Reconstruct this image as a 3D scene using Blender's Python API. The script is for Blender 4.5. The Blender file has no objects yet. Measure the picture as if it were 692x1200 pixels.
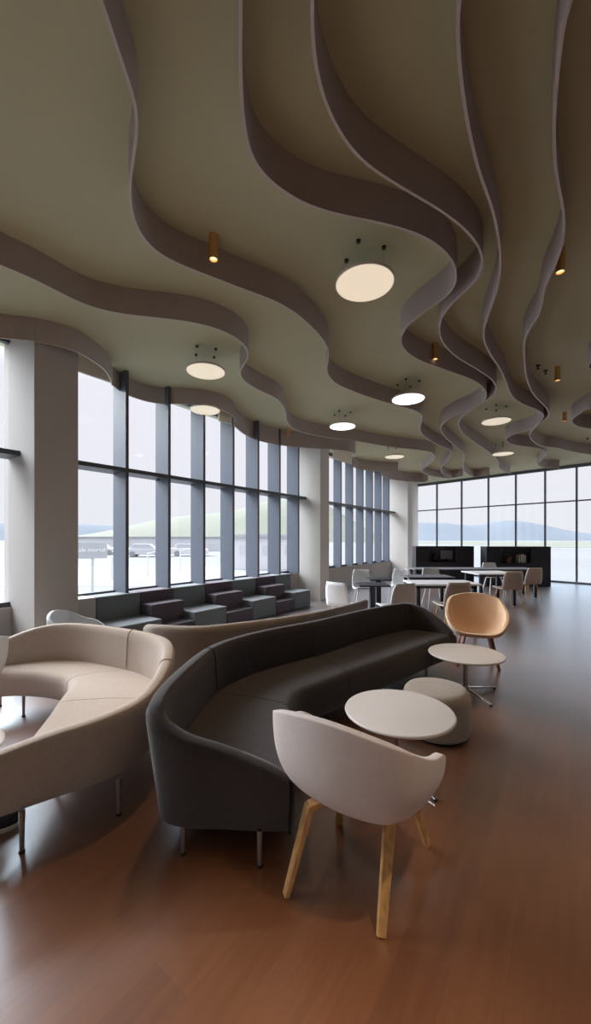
import bpy, bmesh, math, random
from mathutils import Vector, Matrix
random.seed(7)
S = bpy.context.scene
C = S.collection
PI = math.pi
F, CX, HY, EYE = 450.0, 346.0, 632.0, 1.5     # focal length in pixels, principal column, horizon row, eye height

# ------------------------------------------------------------------ helpers
def link(o, parent=None):
    C.objects.link(o)
    if parent is not None: o.parent = parent
    return o
def tag(o, label=None, cat=None, group=None, kind=None):
    if label: o['label'] = label
    if cat: o['category'] = cat
    if group: o['group'] = group
    if kind: o['kind'] = kind
    return o
def thing(name, label, cat, loc=(0,0,0), rz=0.0, group=None, kind=None):
    o = bpy.data.objects.new(name, None); o.empty_display_size = .1
    o.location = loc; o.rotation_euler = (0,0,rz)
    return tag(link(o), label, cat, group, kind)
def obj(name, bm, m, parent=None, smooth=True, angle=35, bevel=0, subsurf=0, solid=None):
    bmesh.ops.recalc_face_normals(bm, faces=bm.faces)
    me = bpy.data.meshes.new(name); bm.to_mesh(me); bm.free()
    if m: me.materials.append(m)
    if smooth:
        me.polygons.foreach_set('use_smooth', [True]*len(me.polygons))
        me.set_sharp_from_angle(angle=math.radians(angle))
    o = bpy.data.objects.new(name, me); link(o, parent)
    if solid:
        md = o.modifiers.new('s','SOLIDIFY'); md.thickness = solid; md.offset = 1; md.use_even_offset = False
    if bevel:
        md = o.modifiers.new('b','BEVEL'); md.width = bevel; md.segments = 3; md.limit_method = 'ANGLE'; md.angle_limit = math.radians(40)
    if subsurf:
        md = o.modifiers.new('u','SUBSURF'); md.levels = subsurf; md.render_levels = subsurf
    return o
def box(bm, x0,x1,y0,y1,z0,z1, M=None):
    vs = [bm.verts.new(v) for v in ((x0,y0,z0),(x1,y0,z0),(x1,y1,z0),(x0,y1,z0),(x0,y0,z1),(x1,y0,z1),(x1,y1,z1),(x0,y1,z1))]
    for f in ((0,3,2,1),(4,5,6,7),(0,1,5,4),(1,2,6,5),(2,3,7,6),(3,0,4,7)): bm.faces.new([vs[i] for i in f])
    if M is not None: bmesh.ops.transform(bm, matrix=M, verts=vs)
    return vs
def bx(*a, M=None):
    bm = bmesh.new(); box(bm, *a, M=M); return bm
def prism(poly, z0, z1):
    bm = bmesh.new()
    a = [bm.verts.new((x,y,z0)) for x,y in poly]; b = [bm.verts.new((x,y,z1)) for x,y in poly]
    n = len(poly); bm.faces.new(a[::-1]); bm.faces.new(b)
    for i in range(n): bm.faces.new((a[i],a[(i+1)%n],b[(i+1)%n],b[i]))
    return bm
def lathe(bm, prof, n=40, c=(0,0)):
    rings = []
    for r,z in prof:
        if r < 1e-6: rings.append([bm.verts.new((c[0],c[1],z))])
        else: rings.append([bm.verts.new((c[0]+r*math.cos(2*PI*k/n), c[1]+r*math.sin(2*PI*k/n), z)) for k in range(n)])
    for A,B in zip(rings, rings[1:]):
        for k in range(n):
            k2 = (k+1)%n
            if len(A)==1 and len(B)==1: continue
            if len(A)==1: bm.faces.new((A[0],B[k],B[k2]))
            elif len(B)==1: bm.faces.new((A[k],A[k2],B[0]))
            else: bm.faces.new((A[k],A[k2],B[k2],B[k]))
    return bm
def lz(prof, n=40): return lathe(bmesh.new(), prof, n)
def tube(bm, pts, radii, n=12, flat=1.0, up=None):
    """swept round or elliptical bar through pts"""
    pts = [Vector(p) for p in pts]; rings = []
    for i,p in enumerate(pts):
        t = (pts[min(i+1,len(pts)-1)] - pts[max(i-1,0)]).normalized()
        u = Vector(up) if up else Vector((0,0,1))
        if abs(t.dot(u)) > .97: u = Vector((0,1,0)) if abs(t.y) < .9 else Vector((1,0,0))
        a = t.cross(u).normalized(); b = a.cross(t).normalized()
        r = radii[i] if isinstance(radii,(list,tuple)) else radii
        rings.append([bm.verts.new(p + a*r*math.cos(2*PI*k/n) + b*r*flat*math.sin(2*PI*k/n)) for k in range(n)])
    for A,B in zip(rings, rings[1:]):
        for k in range(n): bm.faces.new((A[k],A[(k+1)%n],B[(k+1)%n],B[k]))
    bm.faces.new(rings[0][::-1]); bm.faces.new(rings[-1])
    return bm
def tb(*a, **k): return tube(bmesh.new(), *a, **k)
def bar(bm, p, q, w0, d0, w1, d1, side):
    """tapered rectangular bar from p to q; side = direction of the width"""
    p, q = Vector(p), Vector(q); t = (q-p).normalized()
    s = Vector(side); s = (s - t*s.dot(t)).normalized(); e = t.cross(s)
    r = []
    for c,w,d in ((p,w0,d0),(q,w1,d1)):
        r.append([bm.verts.new(c + s*(i*w/2) + e*(j*d/2)) for i,j in ((-1,-1),(1,-1),(1,1),(-1,1))])
    for k in range(4): bm.faces.new((r[0][k], r[0][(k+1)%4], r[1][(k+1)%4], r[1][k]))
    bm.faces.new(r[0][::-1]); bm.faces.new(r[1])
    return bm
def spline(P, n):
    """Catmull-Rom through the points P (tuples of any length), n samples in all, uniform in the key index"""
    P = [tuple(map(float,p)) for p in P]; m = len(P); out = []
    for i in range(n):
        u = i*(m-1)/(n-1); k = min(int(u), m-2); t = u-k
        p0,p1,p2,p3 = P[max(k-1,0)],P[k],P[k+1],P[min(k+2,m-1)]
        out.append(tuple(.5*((2*b)+(c-a)*t+(2*a-5*b+4*c-d)*t*t+(-a+3*b-3*c+d)*t**3) for a,b,c,d in zip(p0,p1,p2,p3)))
    return out
def copy_tree(o, parent=None):
    c = o.copy(); link(c)
    if parent is not None: c.parent = parent
    for ch in list(o.children): copy_tree(ch, c)
    return c

# ------------------------------------------------------------------ materials
def mat(name, col, rough=.6, metal=0, spec=.5, noise=None, bump=None, sheen=0, emit=None, coat=0):
    m = bpy.data.materials.new(name); m.use_nodes = True
    nt = m.node_tree; b = nt.nodes['Principled BSDF']
    b.inputs['Base Color'].default_value = (*col,1); b.inputs['Roughness'].default_value = rough
    b.inputs['Metallic'].default_value = metal; b.inputs['Specular IOR Level'].default_value = spec
    b.inputs['Sheen Weight'].default_value = sheen; b.inputs['Coat Weight'].default_value = coat
    if emit: b.inputs['Emission Color'].default_value = (*emit[0],1); b.inputs['Emission Strength'].default_value = emit[1]
    tc = nt.nodes.new('ShaderNodeTexCoord')
    if noise:
        sc, amt = noise
        n = nt.nodes.new('ShaderNodeTexNoise'); n.inputs['Scale'].default_value = sc; n.inputs['Detail'].default_value = 4
        r = nt.nodes.new('ShaderNodeValToRGB')
        r.color_ramp.elements[0].position = .3; r.color_ramp.elements[1].position = .7
        r.color_ramp.elements[0].color = (*[c*(1-amt) for c in col],1); r.color_ramp.elements[1].color = (*[min(1,c*(1+amt)) for c in col],1)
        nt.links.new(tc.outputs['Object'], n.inputs['Vector']); nt.links.new(n.outputs['Fac'], r.inputs['Fac']); nt.links.new(r.outputs['Color'], b.inputs['Base Color'])
    if bump:
        sc, st = bump
        n = nt.nodes.new('ShaderNodeTexNoise'); n.inputs['Scale'].default_value = sc; n.inputs['Detail'].default_value = 2
        bp = nt.nodes.new('ShaderNodeBump'); bp.inputs['Strength'].default_value = st; bp.inputs['Distance'].default_value = .002
        nt.links.new(tc.outputs['Object'], n.inputs['Vector']); nt.links.new(n.outputs['Fac'], bp.inputs['Height']); nt.links.new(bp.outputs['Normal'], b.inputs['Normal'])
    return m
def floor_mat():
    m = mat('plank floor', (.2,.1,.06), .45, spec=.3); nt = m.node_tree; b = nt.nodes['Principled BSDF']; 
    tc = nt.nodes.new('ShaderNodeTexCoord'); mp = nt.nodes.new('ShaderNodeMapping'); mp.inputs['Rotation'].default_value = (0,0,math.radians(-54.5))
    br = nt.nodes.new('ShaderNodeTexBrick'); br.offset = .37; br.inputs['Scale'].default_value = 1
    br.inputs['Brick Width'].default_value = 1.3; br.inputs['Row Height'].default_value = .17; br.inputs['Mortar Size'].default_value = .0012
    br.inputs['Color1'].default_value = FLOOR_A; br.inputs['Color2'].default_value = FLOOR_B; br.inputs['Mortar'].default_value = (.18,.08,.042,1)
    mp2 = nt.nodes.new('ShaderNodeMapping'); mp2.inputs['Scale'].default_value = (1.2,14,1); mp2.inputs['Rotation'].default_value = (0,0,0)
    n = nt.nodes.new('ShaderNodeTexNoise'); n.inputs['Scale'].default_value = 2.2; n.inputs['Detail'].default_value = 6
    mx = nt.nodes.new('ShaderNodeMix'); mx.data_type = 'RGBA'; mx.blend_type = 'MULTIPLY'; mx.inputs['Factor'].default_value = .55
    r = nt.nodes.new('ShaderNodeValToRGB'); r.color_ramp.elements[0].position=.3; r.color_ramp.elements[0].color=(.62,.58,.55,1); r.color_ramp.elements[1].position=.7
    L = nt.links.new
    L(tc.outputs['Object'], mp.inputs['Vector']); L(mp.outputs['Vector'], br.inputs['Vector']); L(mp.outputs['Vector'], mp2.inputs['Vector'])
    L(mp2.outputs['Vector'], n.inputs['Vector']); L(n.outputs['Fac'], r.inputs['Fac'])
    L(br.outputs['Color'], mx.inputs[6]); L(r.outputs['Color'], mx.inputs[7]); L(mx.outputs[2], b.inputs['Base Color'])
    # gloss rising towards grazing angles, with reflected sky blue put into its colour
    g = nt.nodes.new('ShaderNodeBsdfGlossy'); g.inputs['Color'].default_value = (.78,.91,1,1); g.inputs['Roughness'].default_value = .29
    lw = nt.nodes.new('ShaderNodeLayerWeight'); lw.inputs['Blend'].default_value = .5
    pw = nt.nodes.new('ShaderNodeMath'); pw.operation = 'POWER'; pw.inputs[1].default_value = 2.1; L(lw.outputs['Facing'], pw.inputs[0])
    fr = nt.nodes.new('ShaderNodeMath'); fr.operation = 'MULTIPLY_ADD'; fr.inputs[1].default_value = .97; fr.inputs[2].default_value = .015; L(pw.outputs[0], fr.inputs[0])
    ms = nt.nodes.new('ShaderNodeMixShader'); L(fr.outputs[0], ms.inputs[0]); L(b.outputs[0], ms.inputs[1]); L(g.outputs[0], ms.inputs[2])
    L(ms.outputs[0], nt.nodes['Material Output'].inputs['Surface'])
    return m
FLOOR_A = (.255,.098,.038,1); FLOOR_B = (.185,.068,.027,1)
def glass_mat():
    m = bpy.data.materials.new('window glass'); m.use_nodes = True; nt = m.node_tree
    for n in list(nt.nodes): nt.nodes.remove(n)
    o = nt.nodes.new('ShaderNodeOutputMaterial'); t = nt.nodes.new('ShaderNodeBsdfTransparent'); t.inputs['Color'].default_value = (.975,.985,.99,1)
    g = nt.nodes.new('ShaderNodeBsdfGlossy'); g.inputs['Roughness'].default_value = .02
    lw = nt.nodes.new('ShaderNodeLayerWeight'); lw.inputs['Blend'].default_value = .5
    pw = nt.nodes.new('ShaderNodeMath'); pw.operation = 'POWER'; pw.inputs[1].default_value = 5; nt.links.new(lw.outputs['Facing'], pw.inputs[0])
    fr = nt.nodes.new('ShaderNodeMath'); fr.operation = 'MULTIPLY_ADD'; fr.inputs[1].default_value = .4; fr.inputs[2].default_value = .02; nt.links.new(pw.outputs[0], fr.inputs[0])
    mx = nt.nodes.new('ShaderNodeMixShader')
    nt.links.new(fr.outputs[0], mx.inputs[0]); nt.links.new(t.outputs[0], mx.inputs[1]); nt.links.new(g.outputs[0], mx.inputs[2]); nt.links.new(mx.outputs[0], o.inputs[0])
    return m
def wood_mat(name, col, amt=.2):
    m = mat(name, col, .45); nt = m.node_tree; b = nt.nodes['Principled BSDF']
    tc = nt.nodes.new('ShaderNodeTexCoord'); mp = nt.nodes.new('ShaderNodeMapping'); mp.inputs['Scale'].default_value = (18,18,1.5)
    n = nt.nodes.new('ShaderNodeTexNoise'); n.inputs['Scale'].default_value = 3; n.inputs['Detail'].default_value = 5
    r = nt.nodes.new('ShaderNodeValToRGB'); r.color_ramp.elements[0].position=.35; r.color_ramp.elements[1].position=.65
    r.color_ramp.elements[0].color = (*[c*(1-amt) for c in col],1); r.color_ramp.elements[1].color = (*[c*(1+amt) for c in col],1)
    nt.links.new(tc.outputs['Object'], mp.inputs['Vector']); nt.links.new(mp.outputs['Vector'], n.inputs['Vector'])
    nt.links.new(n.outputs['Fac'], r.inputs['Fac']); nt.links.new(r.outputs['Color'], b.inputs['Base Color'])
    return m
M = dict(
 floor=floor_mat(), glass=glass_mat(),
 ceil=mat('olive taupe ceiling paint', (.56,.585,.395), .85, noise=(.7,.04)),
 fin=mat('mauve grey fin', (.47,.42,.405), .7, noise=(2.5,.05)),
 cream=mat('window-lit fin colour', (.83,.80,.68), .6, noise=(3,.02)),
 lit_edge=mat('pale fin edge', (.62,.58,.54), .5),
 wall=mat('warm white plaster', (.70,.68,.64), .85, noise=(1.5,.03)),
 wood_wall=wood_mat('invented brown panelling', (.22,.15,.10), .12),  # invented finish of the unseen walls, brown to dim and warm their bounce light
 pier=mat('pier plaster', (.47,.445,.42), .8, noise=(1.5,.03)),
 mull=mat('blue grey aluminium', (.145,.17,.215), .5, spec=.4, noise=(4,.03)),
 dark_metal=mat('dark anodised aluminium', (.075,.08,.09), .45, noise=(5,.05)),
 charcoal=mat('charcoal fabric', (.048,.037,.038), .9, sheen=.2, noise=(60,.12), bump=(700,.4)),
 beige=mat('beige fabric', (.53,.435,.365), .9, sheen=.2, noise=(60,.06), bump=(700,.4)),
 taupe=mat('taupe fabric', (.36,.31,.27), .9, sheen=.2, noise=(60,.08), bump=(700,.4)),
 chrome=mat('polished chrome', (.75,.76,.78), .18, metal=1, noise=(9,.03)),
 steel=mat('satin steel', (.45,.43,.42), .35, metal=1, noise=(9,.05)),
 shell=mat('off white shell fabric', (.74,.65,.61), .75, sheen=.15, noise=(40,.03), bump=(600,.15)),
 peach=mat('shell fabric with warm lamp tint', (.84,.58,.38), .75, sheen=.15, noise=(40,.04), bump=(600,.15)),  # warm spotlight tint put into the shell colour
 white=mat('white plastic', (.80,.81,.83), .45, noise=(3,.02)),
 greige=mat('greige plastic', (.58,.52,.47), .5, noise=(3,.03)),
 table=mat('white laminate', (.80,.74,.70), .35, noise=(3,.02)),
 ash=wood_mat('ash wood', (.66,.37,.14)), walnut=wood_mat('brown wood', (.22,.09,.05)),
 pouf=mat('grey beige pouf fabric', (.42,.36,.31), .9, sheen=.2, noise=(60,.07), bump=(700,.4)),
 grey_block=mat('blue grey upholstery', (.15,.168,.178), .85, sheen=.2, noise=(30,.06), bump=(600,.3)),
 purple_block=mat('plum upholstery', (.085,.062,.084), .85, sheen=.2, noise=(30,.06), bump=(600,.3)),
 black=mat('black laminate', (.018,.019,.026), .5, noise=(6,.1)),
 navy=mat('grey laminate', (.14,.145,.16), .6, noise=(6,.1)),
 brass=mat('brass', (.75,.5,.22), .35, metal=1, noise=(9,.04)),
 lamp_white=mat('lamp rim', (.75,.72,.66), .5, noise=(5,.02)),
 leaf=mat('leaf', (.06,.10,.04), .6, noise=(12,.4)), terracotta=mat('clay', (.28,.14,.09), .8, noise=(12,.1)),
 book=mat('cream paper', (.6,.55,.4), .8, noise=(12,.1)), screen=mat('grey screen', (.30,.29,.33), .4, noise=(4,.03)),
 ground=mat('pale paving', (.145,.15,.152), .95, noise=(.05,.08)), asphalt=mat('asphalt', (.20,.21,.225), .95, noise=(.2,.1)),
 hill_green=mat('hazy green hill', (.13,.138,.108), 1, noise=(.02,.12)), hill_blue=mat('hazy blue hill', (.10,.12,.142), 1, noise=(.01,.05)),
 field=mat('dry field', (.125,.132,.105), 1, noise=(.05,.15)), far_white=mat('white render', (.6,.59,.6), .9, noise=(.3,.03)),
 far_grey=mat('grey cladding', (.5,.51,.52), .9, noise=(.3,.05)), roof=mat('pale roof', (.36,.36,.37), .8, noise=(.3,.04)),
 sign=mat('grey sign face', (.40,.41,.43), .7, noise=(3,.05)), post=mat('galvanised post', (.5,.52,.53), .5, noise=(3,.05)),
 lettering=mat('white lettering', (.85,.85,.86), .6, noise=(3,.02)), tyre=mat('tyre rubber', (.25,.25,.255), .8, noise=(9,.1)),
 car_glass=mat('car window', (.42,.43,.45), .15, noise=(3,.05)),  # bright haze put into the paled car window and tyre colours
)
def glow(name, col, st):
    return mat(name, col, .6, emit=(col, st), noise=(5,.01))

# ------------------------------------------------------------------ the building
u = Vector((.5806,.8142,0)); nrm = Vector((.8142,-.5806,0))      # along the window wall, and into the room
def G(d, off=0, z=0):                                           # point on the glass line at depth d, moved off metres into the room
    return Vector((.713*d-7.02, d, z)) + nrm*off
ZC, ZB = EYE+2.52, EYE+2.25                                     # ceiling, underside of the fins
HB = 2.25
corner = G(17.7)
fv = Vector((.628,-.778,0)); fn = Vector((-.778,-.628,0))        # along the far wall, and into the room
fend = corner + fv*14
D0 = -6.0
room = [tuple(G(D0)[:2]), tuple(corner[:2]), tuple(fend[:2]), (14.3,D0)]
def grow(poly, e):
    c = Vector((sum(p[0] for p in poly)/4, sum(p[1] for p in poly)/4))
    return [tuple(c + (Vector(p)-c)*(1+e/(Vector(p)-c).length)) for p in poly]
tag(obj('floor', prism(grow(room,.6), -.15, 0), M['floor'], smooth=False), 'glossy brown wood plank floor of the lounge', 'floor', kind='structure')
tag(obj('ceiling', prism(grow(room,.6), ZC, ZC+.2), M['ceil'], smooth=False), 'flat olive taupe ceiling above the wavy fins', 'ceiling', kind='structure')
tag(obj('wall_back', bx(-12,14.5,D0-.2,D0,0,ZC), M['wood_wall'], smooth=False), 'back wall behind the viewer in invented brown panelling', 'wall', kind='structure')
tag(obj('wall_right', prism([tuple(fend[:2]),(14.3,D0),(14.5,D0),(fend.x+.2,fend.y)], 0, ZC), M['wood_wall'], smooth=False), 'wall on the right in invented brown panelling', 'wall', kind='structure')

def wall_frame(P, ax, inn):        # matrix: local x along the wall, local y into the room
    m = Matrix.Identity(4)
    m.col[0][:3] = ax; m.col[1][:3] = inn; m.col[2][:3] = (0,0,1); m.col[3][:3] = P
    return m
SILL, TRANS = .66, 2.53
def left_window(idx, d_a, d_b, mulls, label, dep=.35):
    """glazed bay of the left wall from depth d_a to d_b; mulls = depths of the mullions"""
    w = thing('window_%d' % idx, label, 'window', kind='structure')
    L = lambda d: (d-d_a)/u.y
    W = wall_frame(G(d_a), u, nrm); ln = L(d_b)
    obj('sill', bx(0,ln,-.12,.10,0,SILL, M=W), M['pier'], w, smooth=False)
    bm = bmesh.new(); box(bm, 0,ln,-.02,.05,SILL,SILL+.06,M=W); box(bm,0,ln,-.02,.05,ZC-.08,ZC,M=W)
    obj('frame', bm, M['dark_metal'], w, smooth=False)
    obj('transom', bx(0,ln,0,dep+.01,TRANS-.03,TRANS+.03,M=W), M['dark_metal'], w, smooth=False)
    obj('glass', bx(0,ln,-.012,0,SILL,ZC,M=W), M['glass'], w, smooth=False)
    for d in mulls:
        x = L(d)
        mu = obj('mullion', bx(x-.022,x+.022,0,dep-.015,SILL,ZC,M=W), M['mull'], w, smooth=False)
        obj('mullion_cap', bx(x-.024,x+.024,dep-.015,dep,SILL,ZC,M=W), M['dark_metal'], mu, smooth=False)
    return w
left_window(1, 5.2, 9.82, [5.325+.605*k for k in range(8)], 'tall window with deep grey mullions behind the stepped seating')
left_window(2, 10.15, 14.9, [10.84+.6*k for k in range(7)], 'narrower looking tall window beyond the middle pier', .26)
left_window(3, .3, 4.81, [.45+.605*k for k in range(7)], 'window left of the nearest pier at the left edge')
def pier(name, d_a, d_b, label, m):
    a,b = G(d_a), G(d_b); P = [a-nrm*.15, b-nrm*.15, b+nrm*.77, a+nrm*.77]
    tag(obj(name, prism([tuple(p[:2]) for p in P], 0, ZC), m, smooth=False, bevel=.006), label, 'pier', kind='structure')
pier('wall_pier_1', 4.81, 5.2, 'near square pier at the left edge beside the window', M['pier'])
pier('wall_pier_2', 9.82, 10.15, 'pale square pier between the two left windows', M['wall'])  # this and the next pier: window light put into a paler plaster
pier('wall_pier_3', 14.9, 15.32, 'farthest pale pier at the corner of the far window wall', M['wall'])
a,b = G(D0), G(.3)  # unseen wall added here to hold back window light
tag(obj('wall_left_rear', prism([tuple(p[:2]) for p in (a-nrm*.15, b-nrm*.15, b+nrm*.05, a+nrm*.05)], 0, ZC), M['wood_wall'], smooth=False), 'unseen left wall behind the viewer, added to hold back window light', 'wall', kind='structure')
a,b = G(15.32), corner
tag(obj('wall_left', prism([tuple(p[:2]) for p in (a-nrm*.15, b-nrm*.15, b+nrm*.05, a+nrm*.05)], 0, ZC), M['wall'], smooth=False), 'short plain wall behind the farthest pier', 'wall', kind='structure')
# far curtain wall
W = wall_frame(corner, fv, fn)
fw = thing('window_4', 'wide far curtain wall of thin mullions with hills outside', 'window', kind='structure')
FT = EYE + 1.30
obj('frame', bx(0,14,-.05,.05,0,.06,M=W), M['mull'], fw, smooth=False)
obj('head', bx(0,14,-.05,.05,ZC-.10,ZC,M=W), M['mull'], fw, smooth=False)
obj('transom', bx(0,14,-.03,.03,FT-.022,FT+.022,M=W), M['mull'], fw, smooth=False)
obj('glass', bx(0,14,-.012,0,0,ZC,M=W), M['glass'], fw, smooth=False)
def far_s(px):                                                   # distance along the far wall at an image column
    r = (px-CX)/F
    return (r*corner.y-corner.x)/(fv.x - r*fv.y)
for s in [far_s(p) for p in (484,511.7,540.6,572,604.1,638.4,675.3)] + [7.6+1.0*k for k in range(7)]:
    obj('mullion', bx(s-.024,s+.024,-.04,.04,.07,ZC-.1,M=W), M['mull'], fw, smooth=False)

# ------------------------------------------------------------------ ceiling fins
def at(px, py, H=HB):
    d = F*H/(HY-py); return ((px-CX)/F*d, d)
def curve_pts(pts, step=.05):
    P = [Vector((p[0],p[1])) for p in pts]; out = []
    # centripetal Catmull-Rom
    Q = [P[0]*2-P[1]] + P + [P[-1]*2-P[-2]]
    for i in range(1,len(Q)-2):
        p0,p1,p2,p3 = Q[i-1:i+3]
        t0=0; t1=t0+max((p1-p0).length,1e-4)**.5; t2=t1+max((p2-p1).length,1e-4)**.5; t3=t2+max((p3-p2).length,1e-4)**.5
        n = max(2,int((p2-p1).length/step))
        for k in range(n):
            t = t1+(t2-t1)*k/n
            A1=p0*((t1-t)/(t1-t0))+p1*((t-t0)/(t1-t0)); A2=p1*((t2-t)/(t2-t1))+p2*((t-t1)/(t2-t1)); A3=p2*((t3-t)/(t3-t2))+p3*((t-t2)/(t3-t2))
            B1=A1*((t2-t)/(t2-t0))+A2*((t-t0)/(t2-t0)); B2=A2*((t3-t)/(t3-t1))+A3*((t-t1)/(t3-t1))
            out.append(B1*((t2-t)/(t2-t1))+B2*((t-t1)/(t2-t1)))
    out.append(P[-1])
    return out
def ribbon(line, z0, z1, th):
    bm = bmesh.new(); R = []
    n = len(line)
    for i,p in enumerate(line):
        t = (line[min(i+1,n-1)]-line[max(i-1,0)]).normalized(); a = Vector((-t.y,t.x))*th/2
        R.append([bm.verts.new((p.x+s*a.x,p.y+s*a.y,z)) for s,z in ((1,z0),(-1,z0),(-1,z1),(1,z1))])
    for A,B in zip(R,R[1:]):
        for k in range(4): bm.faces.new((A[k],A[(k+1)%4],B[(k+1)%4],B[k]))
    bm.faces.new(R[0]); bm.faces.new(R[-1][::-1])
    return bm
def fin(label, world_before, px, world_after=(), H=HB, lit_fin=False):
    pts = list(world_before) + [at(x,y,H) for x,y in px] + list(world_after)
    line = curve_pts(pts)
    # light smoothing of the traced line
    for _ in range(5):
        line = [line[0]] + [(line[i-1]+line[i]*2+line[i+1])/4 for i in range(1,len(line)-1)] + [line[-1]]
    if lit_fin:
        o = obj('lit_fin_strip', ribbon(line, EYE+H, ZC-.004, .03), M['cream'], angle=60)  # pale stretch of fin, window light put into its colour
        return tag(o, label, 'lit_fin', 'fin stretches painted pale as if lit at the window heads')
    o = obj('ceiling_fin', ribbon(line, EYE+H+.006, ZC, .015), M['fin'], angle=60)
    tag(o, label, 'ceiling fin', 'wavy fins hanging from the ceiling')
    obj('lit_edge_strip', ribbon(line, EYE+H, EYE+H+.006, .0165), M['lit_edge'], o, angle=60)  # paler strip, light caught along the fin edge put into its colour
    return o
fin('leftmost wavy ceiling fin crossing in front of the nearest pier', [(-5,-4),(-4.4,-2),(-4.6,0),(-4.0,1.3),(-4.2,2.5),(-3.95,3.5),(-3.62,4.08)],
    [(0,396.5),(31.6,399),(63,404.7),(87,411),(107.6,422.7),(123,434),(130,446)])
fin('wavy ceiling fin along the top of the near left window', [], [(131,451),(140,458),(151,464),(181,472.6),(212,473.5),(240,475.5),(262,481),(273,488),(275.5,494)])
fin('wavy ceiling fin above the far end of the stepped seating', [], [(274,499),(280,504.4),(289.4,511),(306.7,517.5),(332.7,522.5),(358.7,525),(385,526.5),(405,528.5),(414,531),(416,535)], H=2.15)
fin('short wavy ceiling fin over the second left window', [], [(414,547.5),(420,550),(432,551.5),(452,553),(466,553)], H=2.2)
fin('short dark ceiling fin just in front of the farthest pier', [], [(446,557),(455,561),(475,564),(497,565),(501,563)], H=2.17)
fin('ceiling fin with an S bend around the suspended disc light by the near window', [(-3.2,-4),(-2.7,-2),(-3.1,0),(-2.6,1.2),(-3.0,2.2)],
    [(0,311),(30,323),(66,341),(101,358),(142,368),(182,372.5),(222.6,377.6),(253,385),(278,397),(290,411),(290,421),(284,429),(280.5,436),(285,446),(303.5,457.5),(324,467.6),(333.5,481),(335.5,493),(343,502),(358,508),(385,513),(417,517),(454,523.5),(490,527.5),(504,530),(509,537),(500,546),(494,552),(505,558),(527,561)])
fin('long ceiling fin curling past the left brass spotlight', [(-.9,-5),(-1.2,-3),(-.7,-1.5),(-1.1,0),(-.9,1.0)],
    [(121,5),(134,51),(151,97),(159.5,122),(161.5,145),(158.5,172),(153.5,198),(152.5,240),(160,268),(175,289),(195,303),(222.6,315),(273,334.6),(324,354),(344,365.5),(360,379),(377,397),(384.5,412),(384,424),(382,433),(386,443),(396,451),(426.5,463.5),(462,475),(484,480.5),(493.5,486),(494,493),(491.5,501),(494,509),(506,518),(528,529),(524,540),(516,549),(520,556),(531,560),(542,558)])
fin('ceiling fin bounding the largest disc light on its right side', [(-.2,-5),(-.4,-3),(.0,-1.5),(-.4,0),(-.22,1.0)],
    [(282,0),(281,60),(283,120),(288,167),(301,197),(322,217),(345,233),(370,244),(401,252.5),(440,260),(482,271.5),(510,285),(528,303),(534.5,320),(533,335),(523,347.5),(498,365),(478.5,380),(469.5,394),(471,407),(487.5,420.6),(518,432.5),(553.6,445.5),(566,455),(569.5,463),(565,472),(552,480),(533,487),(521,494.5),(516,502),(520,511),(533,523),(543,532),(542,545),(545,554),(557,559),(573,557)])
fin('fourth ceiling fin from the left sweeping into a deep S bend', [(.4,-5),(.1,-3),(.4,-1.5),(-.05,0),(.09,1.0)],
    [(365,0),(366.5,60),(372,98),(385,132),(403,164),(428,192),(450,207),(477,224),(510,243),(543.5,268),(558,285),(565,300),(565,315),(559,328),(538,347),(521,364.6),(514.5,380),(516,397),(531,415.5),(559,433),(576,445),(581,454),(577,464),(556,477.5),(543,487),(537,496),(541,507),(553.6,517),(570,528),(582,539),(585,549),(597,555)])
fin('fifth ceiling fin from the left running straight overhead', [(.9,-5),(.7,-3),(.95,-1.5),(.6,0),(.71,1.0)],
    [(536,0),(536.5,51),(540.5,102),(549,152.6),(562,205),(576,243),(584.5,285),(586,310),(583.5,334),(575,361),(567,383),(567.5,402),(577,420),(586,433),(593,450),(600,465),(613,474),(629,480.5),(636.5,486.5),(633,493),(622,503),(602,509),(592,514.5),(601,521),(630,525.7),(640,532),(634,539),(629,544),(638,548.5),(655,549)])
fin('rightmost long ceiling fin twisting away toward the far window', [(1.4,-5),(1.6,-3),(1.3,-1.5),(1.5,0),(1.3,1.0)],
    [(665,0),(656,60),(650.5,110),(648.5,152.6),(651,203.5),(658.5,240),(661,267),(657.5,290),(647.5,317),(638,335),(635,352),(632,368),(621,384),(614.5,398),(614,420),(616.5,442),(624,461),(641,480),(642.5,488),(634.5,494.5),(624,504),(620,510.5),(624.5,517.5),(635,523),(650,524.5),(668,529),(700,533),(740,531)])
fin('dark curved ceiling fin entering from the right edge low down', [(8.8,3.2),(7.9,4.9),(6.9,5.6)], [(692,478),(680.7,484),(670,491),(671.5,497),(680.7,501),(692,502.5),(720,503)], [(9.0,7.2)])
fin('ceiling fin tip peeking in at the right edge above', [(6.5,1.8),(5.4,3.0)], [(700,420.5),(692,424),(687,430),(692,434),(705,436)], [(5.6,4.5),(6.8,4.2)])

fin('fin stretch painted pale as if lit, at the head of the near window beside the nearest pier', [], [(78,430.5),(88,434),(108,441),(129,448)], lit_fin=True)
fin('fin stretch painted pale as if lit, at the head of the near window behind the half hidden disc light', [], [(256,493.5),(263,495),(271,497)], H=2.12, lit_fin=True)
fin('fin stretch painted pale as if lit, at the head of the second window', [], [(390,537.5),(401,541),(412,544.5)], H=2.16, lit_fin=True)
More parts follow.
